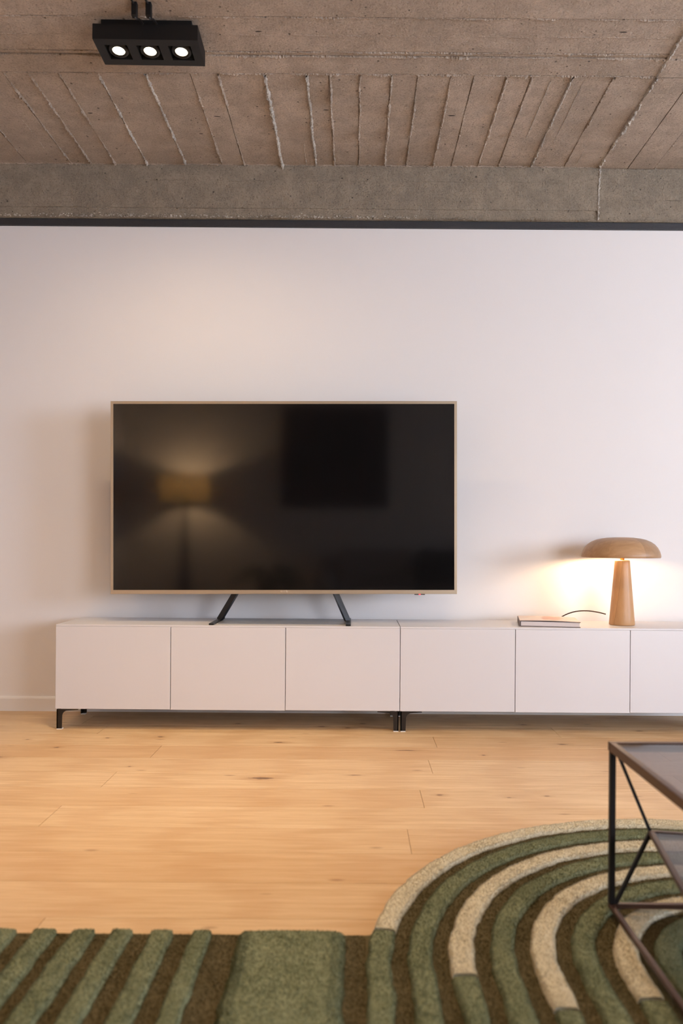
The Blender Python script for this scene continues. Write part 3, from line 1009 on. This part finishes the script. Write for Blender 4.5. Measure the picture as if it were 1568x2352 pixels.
def spotlight(FX, FY, FZ, label, rz, wide, narrow, spill, tag_):
    fx = thing('ceiling_spotlight', label, 'spotlight', (FX, FY, FZ), 'triple ceiling spotlights')
    fx.rotation_euler = (0, 0, math.radians(rz))
    box('mounting_plate', -.187, .187, -.068, .068, HH, ZC - FZ + .001, 'black_housing', fx, .001)
    housing(fx)
    for k in (-1, 0, 1):
        g = lathe('gimbal_ring', [(.0285, .010), (.029, .0035), (.033, .001), (.040, .003), (.044, .007), (.044, .014), (.0285, .020)], 'gimbal', fx, 40)
        tilt(g, (k * .132, -.002, .002), -6)
        lathe('bulb', [(0, .0015), (.018, .0018), (.0255, .0045), (.027, .009), (.027, .016)], 'bulb_spot', g, 40)
        lathe('lens_rim', [(.0262, .0015), (.0283, .0015), (.0283, .0075), (.0262, .0065), (.0262, .0015)], 'gimbal', g, 40)
        loc = (FX + k * .132, FY, FZ - .012)
        spot_lamp('spot_beam' + tag_, loc, narrow, 60 if spill else 110, 1.0, SPOT_COL)
        if spill:
            spot_lamp('spot_spill' + tag_, loc, spill, wide, 1.0, SPILL_COL)
spotlight(-0.881, 3.223, 3.042, 'black rectangular ceiling spotlight with three lit round bulbs over the television', 0.8, 165, SPOT_NARROW, SPOT_SPILL, '')
# two more of the same out of view, added to light floor, rug and wall
spotlight(-1.70, 2.20, 3.042, 'black triple ceiling spotlight added to light the bare floor and wall at left, unseen above the picture edge', 0.0, 165, 33.0, 0, '_added')
spotlight(0.50, 2.20, 3.042, 'black triple ceiling spotlight added to light the floor and rug arch, unseen above the picture edge', 0.0, 165, 50.0, 0, '_added')

# supply cables clipped along the ceiling
for i, (xa, xb, lab) in enumerate(((-0.899, -0.935, 'thin black cable clipped to the ceiling, nearer the left edge of the spotlight'),
                                  (-0.842, -0.875, 'thin black cable clipped to the ceiling, nearer the right edge of the spotlight'))):
    cb = thing('ceiling_cable', lab, 'cable', (xa, 3.055, ZC), 'supply cables of the ceiling spotlight')
    tube('cable_run', smooth_pts([(.010, .085, -.028), (.008, .04, -.040), (.003, .006, -.060), (.0, .0, -.050)], 6), .0042, 'cable', cb)
    tube('cable_run', smooth_pts([(.0, .0, -.014), (-.004, -.02, -.008), (xb - xa, -.2, -.006), (xb - xa - .05, -.6, -.006), (xb - xa - .1, -1.2, -.006)], 6), .0042, 'cable', cb)
    box('cable_clip', -.0115, .0115, -.011, .011, -.058, -.001, 'black_housing', cb, .004, 3)

# ------------------------------------------------------------------ rug
RCX, RCY, RR, PITCH, SWD = 0.987, 1.690, 0.955, 0.0945, 0.0585
RY0, RYE, RXL, RXR = 0.35, 1.872, -1.63, 2.6
rug = thing('area_rug', 'green and cream carved wool rug with concentric arches on the oak floor', 'rug', (0, 0, 0))
ZB, ZS = 0.011, 0.025
def tufts(rg, pts, length, rad):
    """short single-blade tufts rooted on given points -> verts, tris"""
    n = len(pts)
    az = rg.uniform(0, 2 * np.pi, n)
    lean = rg.uniform(0.0, 0.55, n)
    la = rg.uniform(0, 2 * np.pi, n)
    L = length * rg.uniform(0.6, 1.15, n)
    tip = pts + np.stack([np.cos(la) * lean * L, np.sin(la) * lean * L, L], 1)
    dx = np.stack([np.cos(az), np.sin(az), np.zeros(n)], 1) * rad
    V = np.empty((n * 3, 3))
    V[0::3] = pts - dx
    V[1::3] = pts + dx
    V[2::3] = tip
    return V
def build_raw(name, V, quads, tuftV, mat, parent):
    """mesh of quads plus loose tuft triangles, written fast"""
    V = np.asarray(V, dtype=np.float64).reshape(-1, 3)
    nq, nt = len(quads), len(tuftV) // 3
    allV = np.concatenate([V, tuftV]) if nt else V
    me = bpy.data.meshes.new(name)
    me.vertices.add(len(allV))
    me.vertices.foreach_set('co', allV.ravel())
    loops = np.concatenate([np.asarray(quads, dtype=np.int32).ravel(), np.arange(nt * 3, dtype=np.int32) + len(V)])
    me.loops.add(len(loops))
    me.loops.foreach_set('vertex_index', loops)
    me.polygons.add(nq + nt)
    me.polygons.foreach_set('loop_start', np.concatenate([np.arange(nq) * 4, nq * 4 + np.arange(nt) * 3]).astype(np.int32))
    me.update(calc_edges=True)
    me.validate()
    return link(name, me, mat, parent)
nrg = np.random.default_rng(7)
def visible(P):
    return (P[:, 1] > 1.28) & (P[:, 0] < 1.45) & (P[:, 0] > -1.05)
def stripe(name, path, width, mat, seed, dens=260000):
    """raised band of pile swept along path (centre line), rounded shoulders and ragged edges"""
    P = np.asarray(path)
    n = len(P)
    T = np.gradient(P, axis=0)
    T /= np.linalg.norm(T, axis=1)[:, None]
    N = np.stack([-T[:, 1], T[:, 0]], 1)
    offs = [-.5, -.485, -.44, -.36, -.18, 0, .18, .36, .44, .485, .5]
    zs = [0.002, ZB * .9, ZS * .86, ZS * .97, ZS, ZS, ZS, ZS * .97, ZS * .86, ZB * .9, 0.002]
    k = len(offs)
    V = np.zeros((n, k, 3))
    for i in range(n):
        e1 = noise.noise(Vector((P[i, 0] * 22, P[i, 1] * 22, seed))) * .0045 + noise.noise(Vector((P[i, 0] * 9, P[i, 1] * 9, seed))) * .004
        e2 = noise.noise(Vector((P[i, 0] * 22, P[i, 1] * 22, seed + 9))) * .0045 + noise.noise(Vector((P[i, 0] * 9, P[i, 1] * 9, seed + 4))) * .004
        for j in range(k):
            o = offs[j] * width + (e1 if offs[j] < 0 else e2) * abs(offs[j]) * 2
            x, y = P[i] + N[i] * o
            z = zs[j]
            if z > .005:
                z += noise.noise(Vector((x * 40, y * 40, seed))) * .0016
            V[i, j] = (x, y, z)
    q = []
    for i in range(n - 1):
        for j in range(k - 1):
            a = i * k + j
            q.append((a, a + 1, a + k + 1, a + k))
    # end caps
    VV = V.reshape(-1, 3)
    for i in (0, n - 1):
        for j in range(5):
            q.append((i * k + j, i * k + j + 1, i * k + k - 2 - j, i * k + k - 1 - j))
    seglen = np.linalg.norm(np.diff(P, axis=0), axis=1)
    cnt = int(seglen.sum() * width * dens)
    si = nrg.choice(n - 1, cnt, p=seglen / seglen.sum())
    u, w = nrg.random(cnt), nrg.random(cnt) * (k - 1)
    j = np.minimum(w.astype(int), k - 2)
    f = w - j
    A = V[si, j] * (1 - f)[:, None] + V[si, j + 1] * f[:, None]
    B = V[si + 1, j] * (1 - f)[:, None] + V[si + 1, j + 1] * f[:, None]
    R = A * (1 - u)[:, None] + B * u[:, None]
    R = R[visible(R)]
    tv_ = tufts(nrg, R - [0, 0, .001], .0055, .0011) if len(R) else np.zeros((0, 3))
    return build_raw(name, VV, q, tv_, mat, rug)
# base pile (rectangle at the left, arch at the right)
def base_pile():
    ys = [RY0] + list(np.linspace(1.0, RYE - .004, 10))
    outl = [(RXL, RY0), (RXL, RYE - .004)]
    outl += [(RCX - RR + .003, RYE - .004)]
    a_start = math.asin((RYE - RCY) / (RR - .004))
    outl += [(RCX - (RR - .004) * math.cos(a), RCY + (RR - .004) * math.sin(a)) for a in np.linspace(a_start, math.pi - 0.0, 90)]
    outl += [(RCX + RR - .004, RY0)]
    bm = bmesh.new()
    top = [bm.verts.new((x, y, ZB)) for x, y in outl]
    bot = [bm.verts.new((x, y, 0.0008)) for x, y in outl]
    f = bm.faces.new(top)
    for i in range(len(top)):
        j = (i + 1) % len(top)
        bm.faces.new((top[i], bot[i], bot[j], top[j]))
    bmesh.ops.triangulate(bm, faces=[f])
    n = 360000
    R = np.stack([nrg.uniform(-1.05, 1.45, n), nrg.uniform(1.28, 2.66, n), np.full(n, ZB - .001)], 1)
    inrect = (R[:, 0] < RCX - RR) & (R[:, 1] < RYE - .006)
    inarch = (R[:, 0] >= RCX - RR) & ((R[:, 1] < RCY) | (np.hypot(R[:, 0] - RCX, R[:, 1] - RCY) < RR - .008))
    inarch &= (np.abs(R[:, 0] - RCX) < RR - .008)
    R = R[inrect | inarch]
    T = tufts(nrg, R, .0052, .0011)
    base = len(bm.verts)
    me = bpy.data.meshes.new('base_pile')
    bmesh.ops.recalc_face_normals(bm, faces=bm.faces)
    bm.to_mesh(me); bm.free()
    o = link('base_pile', me, 'pile_dark', rug)
    t = build_raw('pile_tufts', np.zeros((0, 3)), np.zeros((0, 4), dtype=np.int32), T, 'pile_dark', rug)
    t['kind'] = 'stuff'
    return o
base_pile()
# arches: cream and green in turn; cream bands turn green below a given line
CUTS = {0: 1.868, 2: 1.672, 4: 1.558, 6: 1.598, 8: 1.5}
for i in range(10):
    rc = RR - i * PITCH - SWD / 2
    if rc < 0.03:
        break
    na = max(14, int(rc * math.pi / .011))
    left = [(RCX - rc, y) for y in np.arange(RY0, RCY - .002, .012)]
    arcp = [(RCX - rc * math.cos(a), RCY + rc * math.sin(a)) for a in np.linspace(0, math.pi, na)]
    right = [(RCX + rc, y) for y in np.arange(RCY - .012, RY0, -.012)]
    full = left + arcp + right
    if i % 2:
        stripe('pile_band', full, SWD, 'pile_green', 20 + i)
    else:
        cut = CUTS.get(i, 1.5)
        top = [p for p in full if p[1] > cut]
        la = [p for p in full if p[1] <= cut and p[0] < RCX]
        ra = [p for p in full if p[1] <= cut and p[0] > RCX]
        stripe('pile_band', top, SWD, 'pile_cream', 20 + i)
        if la:
            stripe('pile_band', la, SWD * .98, 'pile_green', 50 + i)
        if ra:
            stripe('pile_band', ra, SWD * .98, 'pile_green', 60 + i)
# straight bands at the left
EDG = [(-.397, -.349), (-.497, -.441), (-.595, -.542), (-.692, -.631), (-.784, -.726), (-.879, -.823), (-.974, -.918), (-1.07, -1.012),
       (-1.165, -1.107), (-1.26, -1.2), (-1.355, -1.295)]
for q, (a, b) in enumerate(EDG):
    a, b = a + .007, b + .007
    stripe('pile_band', [((a + b) / 2, y) for y in np.arange(RY0, RYE + .002, .012)], b - a, 'pile_green', 80 + q)
a, b = -.279, -.013
stripe('pile_band', [((a + b) / 2, y) for y in np.arange(RY0, RYE + .002, .012)], b - a, 'pile_green', 99, 200000)

# ------------------------------------------------------------------ glass coffee table
A_, TZ0, TZ1 = 0.34, ZS + .0065, 0.462
tb = thing('coffee_table', 'bronze metal frame coffee table with smoked glass top and turned lower shelf, on the rug', 'table', (0.662 + A_, 1.985 - A_, 0))
tb.rotation_euler = (0, 0, math.radians(-0.0))
RW = 0.0165
TH = 0.0235
def rails(z0, z1, w, a, name, rot=0.0):
    ps = []
    for s in range(4):
        bm = box_bm(-a, a - w, a - w, a, z0, z1, .0012, 1)
        bmesh.ops.rotate(bm, verts=bm.verts, cent=(0, 0, 0), matrix=Matrix.Rotation(rot + s * math.pi / 2, 3, 'Z'))
        ps.append(from_bm(name, bm, 'table_metal', tb))
    return ps
rails(TZ1 - TH, TZ1, RW, A_, 'top_rail')
LW = 0.0145
rails(TZ0, TZ0 + .0125, .0135, A_ - .002, 'base_rail')
for sx in (-1, 1):
    for sy in (-1, 1):
        cx, cy = sx * (A_ - .002 - LW / 2), sy * (A_ - .002 - LW / 2)
        box('leg', cx - LW / 2, cx + LW / 2, cy - LW / 2, cy + LW / 2, TZ0 + .0125, TZ1 - TH, 'table_black', tb, .0008, 1)
box('glass_top', -A_ + RW, A_ - RW, -A_ + RW, A_ - RW, TZ1 - .0085, TZ1 - .0025, 'smoked_glass', tb)
PHI = math.radians(10.1)
As = (A_ - .004) / (math.cos(PHI) + math.sin(PHI))
ZSH = 0.234
rails(ZSH - .012, ZSH, .0135, As, 'shelf_rail', -PHI)
bm = box_bm(-As + .0135, As - .0135, -As + .0135, As - .0135, ZSH - .007, ZSH - .002)
bmesh.ops.rotate(bm, verts=bm.verts, cent=(0, 0, 0), matrix=Matrix.Rotation(-PHI, 3, 'Z'))
from_bm('glass_shelf', bm, 'smoked_glass', tb)
for s in range(4):
    R4 = Matrix.Rotation(s * math.pi / 2, 3, 'Z')
    c = Vector((-As, As, 0)); c.rotate(Matrix.Rotation(-PHI, 3, 'Z'))
    P = Vector((c.x + .004, c.y - .004, ZSH - .006))
    k = -(A_ - .002 - LW)
    for zz in (TZ1 - TH + .004, TZ0 + .010):
        q = Vector((k + .002, A_ - .010, zz))
        tube('strut', [R4 @ q, R4 @ P], .0036 if zz > ZSH else .0044, 'table_black', tb, square=True)

# ------------------------------------------------------------------ what stands behind the camera (seen in the dark screen)
fl2 = thing('floor_lamp', 'lit floor lamp with amber drum shade, mirrored at left in the screen', 'lamp', (-2.05, -1.0, 0))
lathe('base', [(0, 0), (.16, 0), (.16, .018), (.03, .024), (0, .024)], 'floor_lamp_body', fl2, 40)
lathe('column', [(.085, .024), (.06, .6), (.035, 1.2), (.018, 1.50), (0, 1.50)], 'floor_lamp_body', fl2, 28)
sh = lathe('drum_shade', [(.295, 1.47), (.295, 1.79), (.292, 1.79), (.292, 1.47), (.295, 1.47)], 'drum_shade', fl2, 64)
lathe('shade_ring', [(.012, 1.488), (.020, 1.488), (.020, 1.494), (.012, 1.494), (.012, 1.488)], 'brass', sh, 24)
for k in range(3):
    a = k * 2 * math.pi / 3
    tube('spoke', [(.015 * math.cos(a), .015 * math.sin(a), 1.491), (.293 * math.cos(a), .293 * math.sin(a), 1.491)], .002, 'brass', sh, 6)
lathe('bulb', [(0, 1.50), (.015, 1.505), (.03, 1.55), (.033, 1.58), (.024, 1.61), (0, 1.62)], 'bulb_lamp', fl2, 20)
lamp_light('floor_lamp_light', (-2.05, -1.0, 1.66), 95, (1.0, 0.66, 0.34), .045)

pa = thing('wall_painting', 'large dark abstract canvas on the rear wall, mirrored in the screen', 'painting', (-0.26, YB, 0))
box('canvas', -.645, .645, .012, .034, 1.45, 2.68, 'canvas', pa, .002)
for (a, b, c, d) in ((-.665, .665, 1.43, 1.45), (-.665, .665, 2.68, 2.70), (-.665, -.645, 1.45, 2.68), (.645, .665, 1.45, 2.68)):
    box('frame_bar', a, b, .003, .042, c, d, 'canvas_frame', pa, .002)

so = thing('sofa', 'light grey upholstered sofa behind the camera, mirrored low in the screen', 'sofa', (0.75, -0.88, 0))
for (lx, ly) in ((-1.1, -.36), (1.1, -.36), (-1.1, .36), (1.1, .36)):
    lathe('leg', [(0, 0), (.016, 0), (.026, .13), (0, .13)], 'leg_metal', so, 14, loc=(lx, ly, 0))
box('seat_base', -1.2, 1.2, -.44, .44, .13, .30, 'sofa', so, .03, 3)
for k in range(2):
    box('seat_cushion', -.98 + k * .98, -.98 + (k + 1) * .98, -.22, .46, .30, .46, 'sofa', so, .05, 4)
    box('back_cushion', -.97 + k * .98, -.99 + (k + 1) * .98, -.40, -.18, .44, .92, 'sofa', so, .07, 4)
box('backrest', -1.2, 1.2, -.47, -.36, .28, .80, 'sofa', so, .04, 3)
for s in (-1, 1):
    box('armrest', s * 1.2 - .11 - s * .10, s * 1.2 + .11 - s * .10, -.44, .44, .28, .64, 'sofa', so, .06, 4)
def cushion(name, label, loc, rz, w, mat):
    bm = bmesh.new()
    n = 12
    g = {}
    for s in (1, -1):
        for i in range(n + 1):
            for j in range(n + 1):
                u, v = i / n * 2 - 1, j / n * 2 - 1
                t = .075 * ((1 - u ** 4) * (1 - v ** 4)) ** .55
                pin = 1 - .06 * (1 - abs(u)) * abs(v) ** 3 - .06 * (1 - abs(v)) * abs(u) ** 3
                g[s, i, j] = bm.verts.new((u * w / 2 * pin, s * t, v * w / 2 * pin + w / 2))
        for i in range(n):
            for j in range(n):
                bm.faces.new((g[s, i, j], g[s, i + 1, j], g[s, i + 1, j + 1], g[s, i, j + 1]))
    bmesh.ops.remove_doubles(bm, verts=bm.verts, dist=1e-5)
    o = from_bm(name, bm, mat, None, True)
    o.location = loc
    o.rotation_euler = (math.radians(14), 0, rz)
    return tag(o, label, 'cushion', 'dark cushions on the sofa')
cushion('throw_cushion', 'dark square cushion on the sofa, beside the armrest near the window', (1.50, -0.88, .465), math.radians(-10), .50, 'cushion')
cushion('throw_cushion', 'dark square cushion in the middle of the sofa seat', (0.98, -0.88, .465), math.radians(12), .46, 'cushion')

pl = thing('potted_plant', 'dark broad-leaved potted plant beside the sofa, mirrored in the screen', 'plant', (-0.98, -0.45, 0))
lathe('pot', [(0, 0), (.13, 0), (.17, .30), (.175, .31), (.165, .31), (.155, .28), (0, .28)], 'pot', pl, 36)
lathe('soil', [(0, .285), (.155, .28)], 'soil', pl, 24)
rp = random.Random(12)
for k in range(26):
    a = rp.uniform(0, 2 * math.pi)
    el = rp.uniform(.25, 1.0)
    reach = rp.uniform(.16, .36)
    base = Vector((0.03 * math.cos(a), .03 * math.sin(a), .28))
    tip = Vector((reach * math.cos(a) * (1.1 - el * .5), reach * math.sin(a) * (1.1 - el * .5), .42 + el * .33))
    mid = (base + tip) / 2 + Vector((0, 0, .06))
    st = tube('stem', smooth_pts([base, mid, tip], 4), .005, 'plant_stem', pl, 6)
    L, Wd = rp.uniform(.20, .30), rp.uniform(.07, .11)
    d = Vector((math.cos(a), math.sin(a), rp.uniform(-.5, .1))).normalized()
    s = Vector((-math.sin(a), math.cos(a), 0))
    u = s.cross(d)
    vs, fs = [], []
    for i in range(7):
        t = i / 6
        w = Wd / 2 * math.sin(math.pi * min(.985, t * .93 + .06)) ** .8
        c = tip + d * (L * t) - Vector((0, 0, 1)) * (.09 * t * t)
        vs += [c - s * w + u * .012, c, c + s * w + u * .012]
    for i in range(6):
        for j in range(2):
            b = i * 3 + j
            fs.append((b, b + 1, b + 4, b + 3))
    mesh('leaf', vs, fs, 'plant_leaf', st, True)
